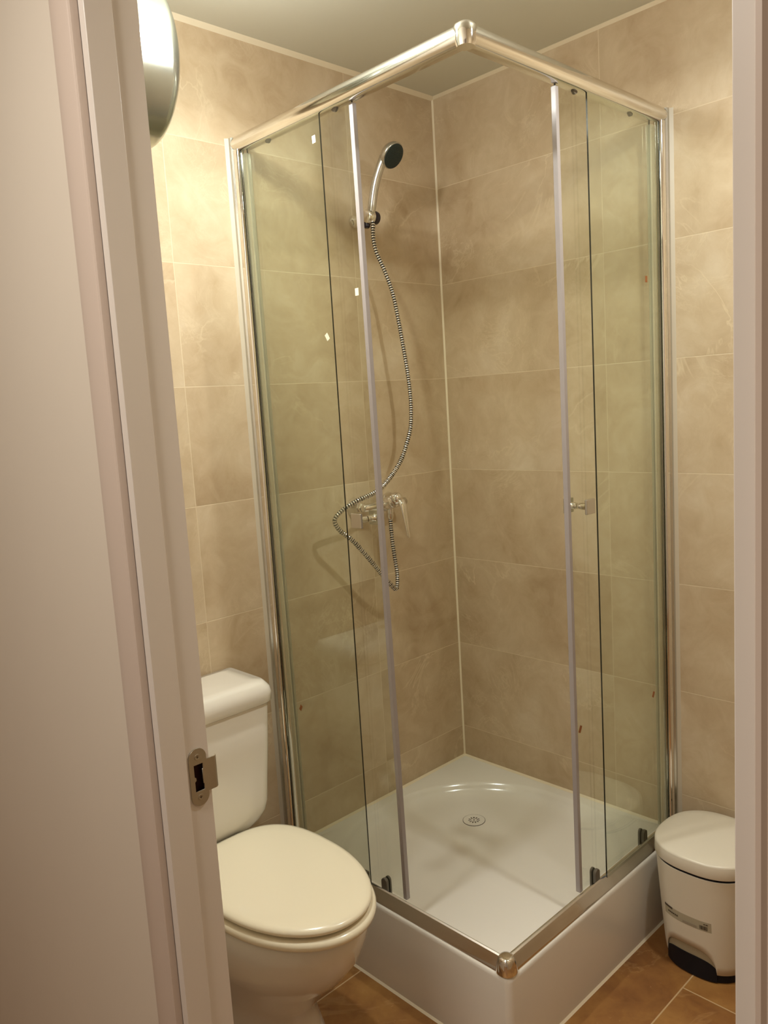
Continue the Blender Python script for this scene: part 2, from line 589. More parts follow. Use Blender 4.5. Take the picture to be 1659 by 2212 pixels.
def casing(y0, y1, s):
    """moulded architrave standing on the hall face; s = +1 when the inner edge is at y0 side towards +y"""
    prof = [(0, 0), (0, 0.006), (0.002, 0.010), (0.006, 0.011), (0.009, 0.0085), (0.012, 0.0105), (0.030, 0.014), (0.048, 0.016), (0.054, 0.014), (0.056, 0.0)]
    bm_ = bmesh.new()
    ring = []
    for d_, h_ in prof:
        y = y0 - s * d_
        ring.append((DX2 + h_, y))
    loft(bm_, [[(x, y, 0) for x, y in ring], [(x, y, DH + 0.07) for x, y in ring]])
    return bm_


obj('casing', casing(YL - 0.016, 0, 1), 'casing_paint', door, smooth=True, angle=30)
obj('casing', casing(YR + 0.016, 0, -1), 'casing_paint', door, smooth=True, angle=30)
bm = bx(DX2, DX2 + 0.014, YL - 0.016, YR + 0.016, DH + 0.014, DH + 0.07)
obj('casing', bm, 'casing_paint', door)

# strike plate
sp_ = thing('strike_plate', 'small brushed steel strike plate screwed into the white left door jamb', 'strike plate', (1.525, YL, 0.974))
outer = []
cxp, rr = 1.5262, 0.0148
outer += [(1.5110, 1.000)]
outer += circ(cxp, PZ1 - rr, rr, 16, PI, 0)[::1]
outer += [(cxp + rr, PZ0 + rr)]
outer += circ(cxp, PZ0 + rr, rr, 16, 0, -PI)
outer = circ(cxp, PZ1 - rr, rr, 16, 0, PI) + [(cxp - rr, 0.9975), (1.5000, 0.9975), (1.5000, 0.9475), (cxp - rr, 0.9475)] + circ(cxp, PZ0 + rr, rr, 16, PI, 2 * PI)
hole = [(1.5180, 0.952), (1.5335, 0.952), (1.5335, 0.968), (1.5310, 0.970), (1.5310, 0.974), (1.5335, 0.976), (1.5335, 0.994), (1.5180, 0.994), (1.5180, 0.985), (1.5195, 0.985), (1.5195, 0.962), (1.5180, 0.962)]
PY = YL - STEP
shape2d('plate', outer, [hole], 0.0022, lambda u, v, w_: (u, PY + w_, v), 'steel', sp_)
# bent lip beyond the jamb edge
bm = bmesh.new()
lip = []
for k in range(7):
    a = k / 6 * math.radians(62)
    lip.append((1.5002 - 0.009 * math.sin(a), PY + 0.0022 - 0.009 * (1 - math.cos(a))))
lo = [(x + 0.0006, y - 0.0022) for x, y in lip]
ring = lip + lo[::-1]
loft(bm, [[(x, y, 0.9475) for x, y in ring], [(x, y, 0.9975) for x, y in ring]])
obj('lip', bm, 'steel', sp_, smooth=True)
for z in (PZ1 - 0.0135, PZ0 + 0.0135):
    bm = bmesh.new()
    lathe(bm, (cxp, PY + 0.0018, z), (0, 1, 0), [(0, 0.0048), (0.0012, 0.0046), (0.0014, 0.0036), (0.0008, 0.0022), (0.0008, 0.0001)], 20)
    s_ = obj('screw', bm, 'steel', sp_, smooth=True)
    bm = bmesh.new()
    box(bm, cxp - 0.0020, cxp + 0.0020, PY + 0.0026, PY + 0.00275, z - 0.0005, z + 0.0005)
    box(bm, cxp - 0.0005, cxp + 0.0005, PY + 0.0026, PY + 0.00280, z - 0.0020, z + 0.0020)
    obj('cross_slot', bm, 'slot_dark', s_)

# ================================================================ SHOWER TRAY
TX = W + 0.0205
tray = thing('shower_tray', 'white square shower tray with round basin in the tiled corner', 'shower tray', (0.4, 0.4, 0))


def rsq(inset_back, inset_front, rb, rs, rf, z, N=24):
    """rounded square: rb radius at wall corner, rs side corners, rf front corner"""
    x0 = y0 = inset_back
    x1 = y1 = TX - inset_front
    cs = [((x0 + rb, y0 + rb), rb, PI, 1.5 * PI), ((x1 - rs, y0 + rs), rs, 1.5 * PI, 2 * PI), ((x1 - rf, y1 - rf), rf, 0, .5 * PI), ((x0 + rs, y1 - rs), rs, .5 * PI, PI)]
    out = []
    for (c_, r_, a0, a1) in cs:
        for i in range(N):
            a = a0 + (a1 - a0) * i / (N - 1)
            out.append((c_[0] + r_ * math.cos(a), c_[1] + r_ * math.sin(a), z))
    return out


bm = bmesh.new()
e = 0.0
rings = [
    rsq(0.0005, 0.0, 0.002, 0.004, 0.016, 0.0),
    rsq(0.0005, 0.0, 0.002, 0.004, 0.016, HT - 0.014),
    rsq(0.0008, 0.001, 0.002, 0.004, 0.016, HT - 0.007),
    rsq(0.001, 0.004, 0.002, 0.004, 0.016, HT - 0.002),
    rsq(0.001, 0.010, 0.002, 0.004, 0.018, HT),
    rsq(0.036, 0.040, 0.375, 0.27, 0.06, HT - 0.001),
    rsq(0.042, 0.046, 0.370, 0.265, 0.055, HT - 0.004),
    rsq(0.048, 0.052, 0.365, 0.26, 0.05, HT - 0.014),
    rsq(0.058, 0.060, 0.355, 0.25, 0.045, HT - 0.026),
    rsq(0.074, 0.072, 0.345, 0.24, 0.04, HT - 0.033),
    rsq(0.100, 0.090, 0.330, 0.22, 0.03, HT - 0.0355),
]
Rg = loft(bm, rings, True, False)
last = Rg[-1]
# floor of the basin falling gently towards the drain
DC = Vector((0.282, 0.274, HT - 0.040))
cur = last
for f in (0.6, 0.25):
    nr = []
    for v in last:
        q = DC.lerp(v.co, f)
        nr.append(bm.verts.new(q))
    for i in range(len(nr)):
        j = (i + 1) % len(nr)
        bm.faces.new((cur[i], cur[j], nr[j], nr[i]))
    cur = nr
cv = bm.verts.new(DC)
for i in range(len(cur)):
    bm.faces.new((cur[i], cur[(i + 1) % len(cur)], cv))
obj('tray_body', bm, 'acrylic', tray, smooth=True, angle=60)
# drain: flush white cover with a ring joint and radial slots
DZ = HT - 0.0412
slots = []
for k in range(11):
    a = PI / 2 + 2 * PI * k / 11
    r0, r1, hw0, hw1 = 0.008, 0.0185, 0.0013, 0.0026
    ca, sa = math.cos(a), math.sin(a)
    pts = []
    for r_, h_ in ((r0, -hw0), (r1 - .001, -hw1), (r1 + .0008, 0), (r1 - .001, hw1), (r0, hw0)):
        pts.append((r_ * ca - h_ * sa, r_ * sa + h_ * ca))
    slots.append(pts)
slots.append(circ(0, 0, 0.0035, 12))
dr = shape2d('drain_cover', circ(0, 0, 0.0345, 48), slots, 0.003, lambda u, v, w_: (DC.x + u, DC.y + v, DZ + w_), 'acrylic', tray)
dr['label'] = 'round slotted drain cover'
bm = bmesh.new()
lathe(bm, (DC.x, DC.y, HT - 0.0399), (0, 0, 1), [(0, 0.0358), (0.0014, 0.0358), (0.0014, 0.0340), (0.0010, 0.0001)], 48)
obj('drain_shade_disc', bm, 'slot_dark', tray, smooth=True)  # dark disc below the cover; the shade in the slots is its colour

# ================================================================ SHOWER ENCLOSURE
enc = thing('shower_enclosure', 'square corner shower enclosure of clear glass with chrome rails', 'shower enclosure', (W, W, HT))
ZR0, ZR1 = 2.190, 2.230


def sw(p):
    """mirror a point across the room diagonal: builds the right side from the left side"""
    return (p[1], p[0], p[2])


def mirror_bm(bm_):
    for v in bm_.verts:
        v.co = Vector(sw(v.co))
    bmesh.ops.reverse_faces(bm_, faces=bm_.faces)
    return bm_


def both(name, builder, mat, parent, labels=(None, None), **k):
    out = []
    for s in (0, 1):
        bm_ = builder()
        if s:
            mirror_bm(bm_)
        o = obj(name, bm_, mat, parent[s] if isinstance(parent, (list, tuple)) else parent, **k)
        if labels[s]:
            o['label'] = labels[s]
        out.append(o)
    return out


def top_rail():
    bm_ = bmesh.new()
    zc, hz = (ZR0 + ZR1) / 2, (ZR1 - ZR0) / 2
    prof = [(W - 0.020, ZR0 + 0.002), (W - 0.004, ZR0)]
    for i in range(15):
        a = -PI / 2 + PI * i / 14
        prof.append((W + 0.001 + 0.017 * math.cos(a), zc + hz * math.sin(a)))
    prof += [(W - 0.020, ZR1 - 0.002)]
    extrude_profile(bm_, prof, 'y', 0.004, W - 0.006)
    return bm_


both('top_rail', top_rail, 'polished', enc, ('rounded chrome rail above the left panes', 'rounded chrome rail above the right panes'), smooth=True, angle=50)


def bottom_rail():
    bm_ = bmesh.new()
    z = HT
    prof = [(W - 0.022, z), (W - 0.022, z + 0.014), (W - 0.016, z + 0.014), (W - 0.016, z + 0.010), (W - 0.006, z + 0.010), (W - 0.006, z + 0.030), (W - 0.002, z + 0.032), (W + 0.002, z + 0.030),
            (W + 0.004, z + 0.026), (W + 0.008, z + 0.017), (W + 0.012, z + 0.008), (W + 0.015, z + 0.002), (W + 0.015, z)]
    extrude_profile(bm_, prof, 'y', 0.004, W - 0.004)
    return bm_


both('bottom_rail', bottom_rail, 'polished', enc, ('chrome rail on the left tray edge', 'chrome rail on the right tray edge'), smooth=True, angle=35)


def profile_wall():
    bm_ = bmesh.new()
    prof = [(W - 0.020, 0.001), (W - 0.020, 0.016), (W - 0.017, 0.018), (W + 0.014, 0.018), (W + 0.018, 0.014), (W + 0.018, 0.001)]
    loft(bm_, [[(x, y, HT + 0.001) for x, y in prof], [(x, y, ZR1 - 0.004) for x, y in prof]])
    return bm_


both('wall_profile', profile_wall, 'satin', enc, smooth=True, angle=30)


def profile_slide():
    bm_ = bmesh.new()
    prof = [(W - 0.013, 0.018), (W - 0.013, 0.033), (W - 0.010, 0.035), (W - 0.001, 0.035), (W - 0.001, 0.031), (W + 0.006, 0.031), (W + 0.006, 0.035)]
    prof += [(W + 0.008 + 0.006 * math.sin(a), 0.029 + 0.006 * math.cos(a)) for a in (0.3, 0.8, 1.3, PI / 2)]
    prof += [(W + 0.014, 0.018)]
    loft(bm_, [[(x, y, HT + 0.012) for x, y in prof], [(x, y, ZR0 + 0.004) for x, y in prof]])
    return bm_


both('wall_profile', profile_slide, 'chrome', enc, smooth=True, angle=50)

# silicone along both wall profiles
for s in (0, 1):
    bm = bmesh.new()
    for x0, x1 in ((W + 0.018, W + 0.027), (W - 0.020, W - 0.027)):
        loft(bm, [[(x0, 0, z), (x1, 0, z), (x0, 0.006, z)] for z in (HT, ZR1 - 0.004)])
    if s:
        mirror_bm(bm)
    obj('silicone_bead', bm, 'grey_grout', enc)

# corner connectors
bm = bmesh.new()
cx_ = W - 0.002
loft(bm, [sup(cx_, cx_, r, r, 2.4, 40, z) for r, z in ((0.017, ZR0 - 0.003), (0.0195, ZR0 + 0.006), (0.021, ZR0 + 0.020), (0.0215, ZR1 - 0.008), (0.0205, ZR1 - 0.003), (0.016, ZR1 - 0.0005), (0.006, ZR1))])
cc = obj('corner_connector', bm, 'chrome', enc, smooth=True, angle=60)
cc['label'] = 'chrome cap joining the top rails'
bm = bmesh.new()
loft(bm, [sup(cx_, cx_, r, r, 2.4, 40, z) for r, z in ((0.0235, HT), (0.0235, HT + 0.003), (0.0215, HT + 0.018), (0.0185, HT + 0.030), (0.016, HT + 0.0355), (0.010, HT + 0.037))])
cc = obj('corner_connector', bm, 'chrome', enc, smooth=True, angle=60)
cc['label'] = 'chrome cap joining the bottom rails'

GZ0, GZ1 = HT + 0.012, ZR0 + 0.006


def pane(x0, x1, y0, y1, z0, z1, dark='y'):
    """glass sheet; its narrow vertical edges get the polished edge material"""
    bm_ = bmesh.new()
    fs = box(bm_, x0, x1, y0, y1, z0, z1)
    for f in fs:
        n = f.normal if f.normal.length else Vector((0, 0, 0))
        f.normal_update()
        if abs(f.normal.y) > 0.5:
            f.material_index = 1
    return bm_


FX0, FX1 = W + 0.0005, W + 0.0045     # fixed pane
SX0, SX1 = W - 0.0175, W - 0.0125   # sliding pane
ends = ((0.357, 0.050, 0.462), (0.376, 0.050, 0.477))
for s, (fe, s0, s1) in enumerate(ends):
    side = ('left', 'right')[s]
    fix = lambda bm_: mirror_bm(bm_) if s else bm_
    fp = obj('fixed_pane', fix(pane(FX0, FX1, 0.032, fe, GZ0 + 0.004, GZ1)), ('glass', 'glass_edge'), enc)
    fp['label'] = 'fixed glass pane beside the %s wall profile' % side
    sd = obj('sliding_door', fix(pane(SX0, SX1, s0, s1, GZ0 + 0.016, GZ1)), ('glass', 'glass_edge'), enc)
    sd['label'] = '%s sliding glass door pushed open' % side
    # magnetic seal on the leading edge
    bm = bmesh.new()
    box(bm, SX0 - 0.004, SX1 + 0.004, s1 - 0.005, s1 + 0.0070, GZ0 + 0.018, GZ1 - 0.008)
    obj('door_seal', fix(bm), 'seal', sd, bevel=0.0015)
    bm = bmesh.new()
    box(bm, SX0 - 0.002, SX1 + 0.007, s0 - 0.010, s0 + 0.006, GZ0 + 0.018, GZ1 - 0.012)
    obj('door_seal', fix(bm), 'seal_clear', sd)
    # knob handle: square plates outside and inside on a round stem
    hy, hz = ((0.412, 1.236), (0.431, 1.240))[s]
    bm = bmesh.new()
    box(bm, SX1 + 0.026, SX1 + 0.033, hy - 0.018, hy + 0.018, hz - 0.018, hz + 0.018)
    hn = obj('handle', fix(bm), 'satin', sd, bevel=0.0015)
    bm = bmesh.new()
    lathe(bm, (SX1, hy, hz), (1, 0, 0), [(0, 0.0075), (0.004, 0.0075), (0.0042, 0.0066), (0.006, 0.0066), (0.0062, 0.0085), (0.022, 0.0085), (0.0265, 0.011)], 24)
    lathe(bm, (SX0, hy, hz), (-1, 0, 0), [(0, 0.0075), (0.004, 0.0075), (0.0042, 0.0066), (0.006, 0.0066), (0.0062, 0.0085), (0.019, 0.0085), (0.0225, 0.011)], 24)
    obj('handle_stem', fix(bm), 'chrome', sd, smooth=True)
    bm = bmesh.new()
    box(bm, SX0 - 0.029, SX0 - 0.022, hy - 0.018, hy + 0.018, hz - 0.018, hz + 0.018)
    obj('handle', fix(bm), 'satin', sd, bevel=0.0015)
    # rollers
    for ry in ((0.400, 0.140), (0.407, 0.157))[s]:
        bm = bmesh.new()
        zc = HT + 0.050
        prof = [(-0.0105, HT + 0.012), (0.0105, HT + 0.012)] + [(0.0105 * math.cos(a), zc + 0.0105 * math.sin(a)) for a in [PI * k / 10 for k in range(11)]]
        loft(bm, [[(x, ry + u, z) for u, z in prof] for x in (SX1, SX1 + 0.0085)])
        loft(bm, [[(x, ry + u * .9, z) for u, z in prof] for x in (SX0 - 0.006, SX0)])
        obj('roller', fix(bm), 'roller', sd, smooth=True, bevel=0.0015)
        bm = bmesh.new()
        prof = [(0.011 * math.cos(a), ZR0 + 0.008 + 0.014 * math.sin(a)) for a in [PI + PI * k / 10 for k in range(11)]]
        loft(bm, [[(x, ry + u, z) for u, z in prof] for x in (SX1, SX1 + 0.006)])
        obj('roller', fix(bm), 'roller', sd, smooth=True)
# the left door leans a little towards the wall at its top
for ob in [o for o in enc.children if o.name.startswith('sliding_door')][:1]:
    for q in [ob] + [c_ for c_ in ob.children if c_.name.split('.')[0] in ('door_seal', 'handle', 'handle_stem')]:
        for v_ in q.data.vertices:
            v_.co.y += (v_.co.z - 1.2) * -0.0095
# clip at the foot of the left fixed pane
bm = bx(FX1 - 0.008, FX1 + 0.004, 0.330, 0.347, HT + 0.026, HT + 0.060)
obj('pane_clip', bm, 'roller', enc, bevel=0.002)


# small stickers on the glass
def sticker(y, z, mat, side, rot=0.0, wd=0.0075, hg=0.010, par=None, x=None, label=None):
    bm_ = bmesh.new()
    xx = FX1 + 0.0002 if x is None else x
    q = []
    for u, v in ((-wd, -hg), (wd, -hg), (wd, hg), (-wd, hg)):
        q.append((y + u * math.cos(rot) - v * math.sin(rot), z + u * math.sin(rot) + v * math.cos(rot)))
    loft(bm_, [[(xx, a, b) for a, b in q], [(xx + 0.0004, a, b) for a, b in q]])
    if side:
        mirror_bm(bm_)
    o = obj('glass_sticker', bm_, mat, par)
    if label:
        o['label'] = label
    return o


panes = [o for o in enc.children if o.name.startswith('fixed_pane')]
doors = [o for o in enc.children if o.name.startswith('sliding_door')]
sticker(0.3345, 2.139, 'sticker_white', 0, 0.05, 0.0058, 0.0085, panes[0], label='small white sticker')
sticker(0.3345, 1.682, 'sticker_white', 0, 0.55, 0.0055, 0.0085, panes[0], label='small white sticker')
sticker(0.432, 1.776, 'sticker_white', 0, 0.0, 0.006, 0.0085, doors[0], SX1 + 0.0002, label='small white sticker')
sticker(0.112, 0.688, 'sticker_brown', 0, -0.5, 0.0045, 0.0085, panes[0], label='small brown sticker')
sticker(0.116, 1.790, 'sticker_brown', 1, 0.0, 0.0055, 0.008, panes[1], label='small brown sticker')
sticker(0.116, 0.674, 'sticker_brown', 1, 0.5, 0.005, 0.008, panes[1], label='small brown sticker')
sticker(0.456, 0.683, 'sticker_brown', 1, 0.5, 0.005, 0.009, doors[1], SX1 + 0.0002, label='small brown sticker')

# ================================================================ SHOWER MIXER
MX, MZ = 0.385, 1.203
mix = thing('shower_mixer', 'chrome shower mixer tap with lever on the tiled left wall', 'shower mixer', (MX, 0, MZ))
for x in (MX + 0.075, MX - 0.075):
    bm = bmesh.new()
    lathe(bm, (x, 0.0005, MZ), (0, 1, 0), [(0, 0.031), (0.004, 0.031), (0.009, 0.029), (0.032, 0.018), (0.035, 0.0165)], 8)
    obj('escutcheon', bm, 'chrome', mix)
    bm = bmesh.new()
    lathe(bm, (x, 0.030, MZ), (0, 1, 0), [(0, 0.0155), (0.002, 0.0165), (0.013, 0.0165), (0.015, 0.0145)], 6)
    lathe(bm, (x, 0.044, MZ), (0, 1, 0), [(0, 0.0125), (0.016, 0.0125), (0.0225, 0.010)], 24)
    obj('union_nut', bm, 'chrome', mix)
bm = bmesh.new()
tube(bm, [(MX + 0.093, 0.060, MZ), (MX + 0.089, 0.060, MZ), (MX + 0.035, 0.062, MZ), (MX + 0.015, 0.064, MZ), (MX - 0.015, 0.064, MZ), (MX - 0.035, 0.062, MZ), (MX - 0.089, 0.060, MZ), (MX - 0.093, 0.060, MZ)],
     [0.008, 0.0125, 0.0145, 0.019, 0.019, 0.0145, 0.0125, 0.008], 28)
lathe(bm, (MX, 0.058, MZ), (0, 0.96, 0.28), [(0, 0.018), (0.020, 0.0205), (0.042, 0.021), (0.046, 0.019)], 32)
obj('mixer_body', bm, 'chrome', mix, smooth=True, angle=50)
bm = bmesh.new()
bmesh.ops.create_uvsphere(bm, u_segments=32, v_segments=20, radius=0.0205)
bmesh.ops.translate(bm, verts=bm.verts, vec=(MX - 0.012, 0.100, MZ + 0.019))
obj('lever_dome', bm, 'chrome', mix, smooth=True)
bm = bmesh.new()
rings = []
for k, (y, z, hw, th) in enumerate([(0.112, MZ + 0.022, 0.010, 0.008), (0.124, MZ + 0.014, 0.013, 0.008), (0.132, MZ - 0.005, 0.0135, 0.0065), (0.138, MZ - 0.035, 0.0115, 0.0045), (0.143, MZ - 0.065, 0.0088, 0.0032), (0.147, MZ - 0.093, 0.0068, 0.0026), (0.148, MZ - 0.100, 0.0045, 0.002)]):
    rings.append([(MX - 0.012 + hw * math.cos(a), y + th * math.sin(a), z + 0.15 * th * math.sin(a)) for a in [2 * PI * i / 20 for i in range(20)]])
loft(bm, rings)
obj('lever', bm, 'chrome', mix, smooth=True, angle=70)
bm = bmesh.new()
lathe(bm, (MX - 0.012, 0.070, MZ - 0.012), (0, 0, -1), [(0, 0.012), (0.014, 0.012), (0.015, 0.0105), (0.017, 0.0105), (0.018, 0.0115), (0.028, 0.0105), (0.034, 0.0085)], 24)
obj('hose_nut', bm, 'chrome', mix, smooth=True)

# ================================================================ HAND SHOWER, BRACKET, HOSE
br = thing('shower_bracket', 'chrome and black wall bracket holding the hand shower', 'wall bracket', (0.388, 0, 2.062))
BX, BZ = 0.388, 2.062
bm = bmesh.new()
lathe(bm, (BX - 0.004, 0.0005, BZ), (0, 1, 0), [(0, 0.020), (0.004, 0.021), (0.012, 0.019), (0.020, 0.013), (0.058, 0.012)], 32)
obj('wall_plate', bm, 'chrome', br, smooth=True)
bm = bmesh.new()
lathe(bm, (BX + 0.017, 0.075, BZ), (-1, 0, 0), [(0, 0.013), (0.002, 0.018), (0.006, 0.0205), (0.024, 0.0205), (0.026, 0.016)], 36)
obj('clamp', bm, 'chrome', br, smooth=True)
bm = bmesh.new()
lathe(bm, (BX - 0.008, 0.075, BZ - 0.001), (-1, 0, 0), [(0, 0.013), (0.002, 0.0195), (0.010, 0.0205), (0.019, 0.0185), (0.023, 0.012)], 36)
obj('clamp_knob', bm, 'purple_black', br, smooth=True)
bm = bmesh.new()
lathe(bm, (BX + 0.006, 0.068, BZ - 0.016), (0.1, 0, -1), [(0, 0.010), (0.012, 0.010), (0.016, 0.006)], 20)
obj('clamp_base', bm, 'purple_black', br, smooth=True)

hs = thing('hand_shower', 'chrome hand shower with round dark green face', 'hand shower', (0.372, 0.075, 2.05))
HP = [(0.3875, 0.0795, 2.058), (0.387, 0.082, 2.070), (0.385, 0.084, 2.086), (0.382, 0.090, 2.121), (0.378, 0.099, 2.156), (0.372, 0.110, 2.188), (0.366, 0.117, 2.207), (0.358, 0.121, 2.222)]
hp = spline(HP, 8)
nn = len(hp)
rads = [0.0085 + (0.0125 - 0.0085) * min(1, i / (nn * .3)) + (0.0035 if i > nn * .75 else 0) * ((i - nn * .75) / (nn * .25)) for i in range(nn)]
bm = bmesh.new()
tube(bm, hp, rads, 20)
obj('handle', bm, 'satin', hs, smooth=True, angle=70)
FD = Vector((-0.09, 0.806, -0.587)).normalized()      # face direction, out from the wall and down
HC = Vector((0.3466, 0.136, 2.230))
bm = bmesh.new()
lathe(bm, HC - FD * 0.020, FD, [(0, 0.010), (0.003, 0.020), (0.010, 0.031), (0.020, 0.0375), (0.030, 0.0385), (0.033, 0.0365)], 48)
obj('head_shell', bm, 'satin', hs, smooth=True, angle=70)
bm = bmesh.new()
lathe(bm, HC + FD * 0.0125, FD, [(0, 0.0360), (0.003, 0.0355), (0.0045, 0.027), (0.005, 0.001)], 48)
u_, v_ = frame_for(FD)
for ringr, cnt in ((0.007, 6), (0.014, 12), (0.021, 18), (0.028, 24)):
    for k in range(cnt):
        a = 2 * PI * k / cnt
        q = HC + FD * 0.0160 + (u_ * math.cos(a) + v_ * math.sin(a)) * ringr
        lathe(bm, q, FD, [(0, 0.0010), (0.0022, 0.0007)], 6)
obj('spray_face', bm, 'face', hs, smooth=True)

hose_pts = [(0.386, 0.084, 2.050), (0.3865, 0.085, 2.035), (0.386, 0.083, 2.000), (0.378, 0.084, 1.960), (0.353, 0.09, 1.905), (0.330, 0.095, 1.84), (0.315, 0.098, 1.76), (0.299, 0.10, 1.66), (0.288, 0.10, 1.585), (0.2835, 0.10, 1.51), (0.290, 0.10, 1.44),
            (0.315, 0.102, 1.385), (0.352, 0.107, 1.335), (0.415, 0.12, 1.290), (0.490, 0.14, 1.260), (0.562, 0.13, 1.240), (0.602, 0.110, 1.217), (0.6205, 0.095, 1.190), (0.604, 0.095, 1.158), (0.560, 0.10, 1.120), (0.500, 0.10, 1.055), (0.450, 0.096, 1.000),
            (0.405, 0.089, 0.955), (0.381, 0.083, 0.937), (0.369, 0.079, 0.948), (0.364, 0.076, 0.985), (0.368, 0.073, 1.040), (0.372, 0.071, 1.095), (0.373, 0.070, 1.158)]
hpz = spline(hose_pts, 14)
# resample evenly
acc = [0.0]
for a, b in zip(hpz[:-1], hpz[1:]):
    acc.append(acc[-1] + (b - a).length)
L_ = acc[-1]
n_s = int(L_ / 0.0011)
rs = []
j = 0
for i in range(n_s + 1):
    s = L_ * i / n_s
    while j < len(acc) - 2 and acc[j + 1] < s:
        j += 1
    f = (s - acc[j]) / max(1e-9, acc[j + 1] - acc[j])
    rs.append(hpz[j].lerp(hpz[j + 1], f))
PITCH = 0.0072
bm = bmesh.new()
uvl = bm.loops.layers.uv.new('UVMap')
t0v = (rs[1] - rs[0]).normalized()
u, v = frame_for(t0v)
rings, nseg = [], 12
for i, p in enumerate(rs):
    t_ = (rs[min(i + 1, n_s)] - rs[max(i - 1, 0)]).normalized()
    u = (u - t_ * u.dot(t_)).normalized()
    v = t_.cross(u)
    s = L_ * i / n_s
    ph = (s / PITCH) % 1.0
    r_ = 0.0074 if abs(ph - 0.5) < 0.27 else 0.0058
    rings.append([bm.verts.new(p + (u * math.cos(2 * PI * k / nseg) + v * math.sin(2 * PI * k / nseg)) * r_) for k in range(nseg)])
for i in range(n_s):
    s0_, s1_ = L_ * i / n_s, L_ * (i + 1) / n_s
    for k in range(nseg):
        kk = (k + 1) % nseg
        f = bm.faces.new((rings[i][k], rings[i][kk], rings[i + 1][kk], rings[i + 1][k]))
        for lp, (uu, vv) in zip(f.loops, ((k / nseg, s0_), ((k + 1) / nseg, s0_), ((k + 1) / nseg, s1_), (k / nseg, s1_))):
            lp[uvl].uv = (uu, vv)
        f.smooth = True
me = bpy.data.meshes.new('shower_hose')
bm.to_mesh(me)
bm.free()
me.materials.append(M['hose'])
ho = bpy.data.objects.new('shower_hose', me)
C.objects.link(ho)
tag(ho, 'ribbed silver shower hose looping from hand shower down to mixer tap', 'shower hose')

# ================================================================ TOILET
TC = 1.132
TC -= 0.009
toi = thing('toilet', 'white toilet with closed cream lid beside the shower tray', 'toilet', (TC, 0.3, 0))


def egg(cx, y0, y1, a, z, n=2.2, N=72, ym=None):
    """oval with its widest point at ym"""
    ym = y0 + (y1 - y0) * 0.42 if ym is None else ym
    out = []
    for i in range(N):
        th = 2 * PI * i / N
        c_, s_ = math.cos(th), math.sin(th)
        if s_ >= 0:
            out.append((cx + a * math.copysign(abs(c_) ** (2 / 2.05), c_), ym + (y1 - ym) * abs(s_) ** (2 / 2.0), z))
        else:
            out.append((cx + a * math.copysign(abs(c_) ** (2 / n), c_), ym - (ym - y0) * abs(s_) ** (2 / n), z))
    return out


# bowl and foot
bm = bmesh.new()
rings = [egg(TC, 0.10, 0.490, 0.128, 0.0, 3.2, ym=0.28), egg(TC, 0.10, 0.485, 0.124, 0.02, 3.2, ym=0.28), egg(TC, 0.10, 0.462, 0.110, 0.08, 3.0, ym=0.28), egg(TC, 0.10, 0.455, 0.106, 0.13, 3.0, ym=0.29),
         egg(TC, 0.10, 0.490, 0.119, 0.17, 2.8, ym=0.29), egg(TC, 0.10, 0.520, 0.126, 0.215, 2.8, ym=0.31), egg(TC, 0.10, 0.580, 0.146, 0.265, 2.8, ym=0.34),
         egg(TC, 0.10, 0.622, 0.160, 0.32, 2.8, ym=0.37), egg(TC, 0.10, 0.642, 0.166, 0.37, 2.8, ym=0.38), egg(TC, 0.10, 0.648, 0.169, 0.405, 2.8, ym=0.39), egg(TC, 0.105, 0.642, 0.163, 0.413, 2.8, ym=0.39)]
loft(bm, rings)
obj('bowl', bm, 'ceramic', toi, smooth=True, angle=60)
# seat ring and lid
bm = bmesh.new()
loft(bm, [egg(TC, 0.185, 0.661, 0.1680, 0.4190, 3.0, ym=0.40), egg(TC, 0.180, 0.669, 0.1750, 0.4240, 3.0, ym=0.40), egg(TC, 0.180, 0.671, 0.1760, 0.4320, 3.0, ym=0.40), egg(TC, 0.183, 0.667, 0.1730, 0.4390, 3.0, ym=0.40), egg(TC, 0.190, 0.656, 0.1640, 0.4420, 3.0, ym=0.40)])
obj('seat', bm, 'cream', toi, smooth=True, angle=70)
bm = bmesh.new()
loft(bm, [egg(TC, 0.190, 0.646, 0.1570, 0.4460, 3.0, ym=0.40), egg(TC, 0.182, 0.656, 0.1660, 0.4480, 3.0, ym=0.40), egg(TC, 0.180, 0.661, 0.1700, 0.4530, 3.0, ym=0.40), egg(TC, 0.181, 0.661, 0.1700, 0.4580, 3.0, ym=0.40),
          egg(TC, 0.185, 0.656, 0.1660, 0.4630, 3.0, ym=0.40), egg(TC, 0.195, 0.644, 0.1560, 0.4660, 3.0, ym=0.40), egg(TC, 0.220, 0.611, 0.1290, 0.4675, 2.8, ym=0.40), egg(TC, 0.300, 0.521, 0.0640, 0.4685, 2.5, ym=0.40)])
obj('seat_lid', bm, 'cream', toi, smooth=True, angle=80)
for x in (TC - 0.075, TC + 0.075):
    bm = bmesh.new()
    lathe(bm, (x - 0.014, 0.168, 0.436), (1, 0, 0), [(0, 0.009), (0.002, 0.011), (0.026, 0.011), (0.028, 0.009)], 20)
    lathe(bm, (x, 0.168, 0.412), (0, 0, 1), [(0, 0.011), (0.022, 0.009)], 20)
    obj('hinge', bm, 'cream', toi, smooth=True)


def cist(a, y0, y1, r, z, cx=TC - 0.006, N=10):
    out = []
    x0, x1 = cx - a, cx + a
    for (qx, qy, a0) in ((x1 - r, y1 - r, 0), (x0 + r, y1 - r, PI / 2), (x0 + 0.01, y0 + 0.01, PI), (x1 - 0.01, y0 + 0.01, 1.5 * PI)):
        rr_ = r if qy > y0 + 0.011 else 0.01
        for i in range(N):
            t_ = a0 + PI / 2 * i / (N - 1)
            out.append((qx + rr_ * math.cos(t_), qy + rr_ * math.sin(t_), z))
    return out


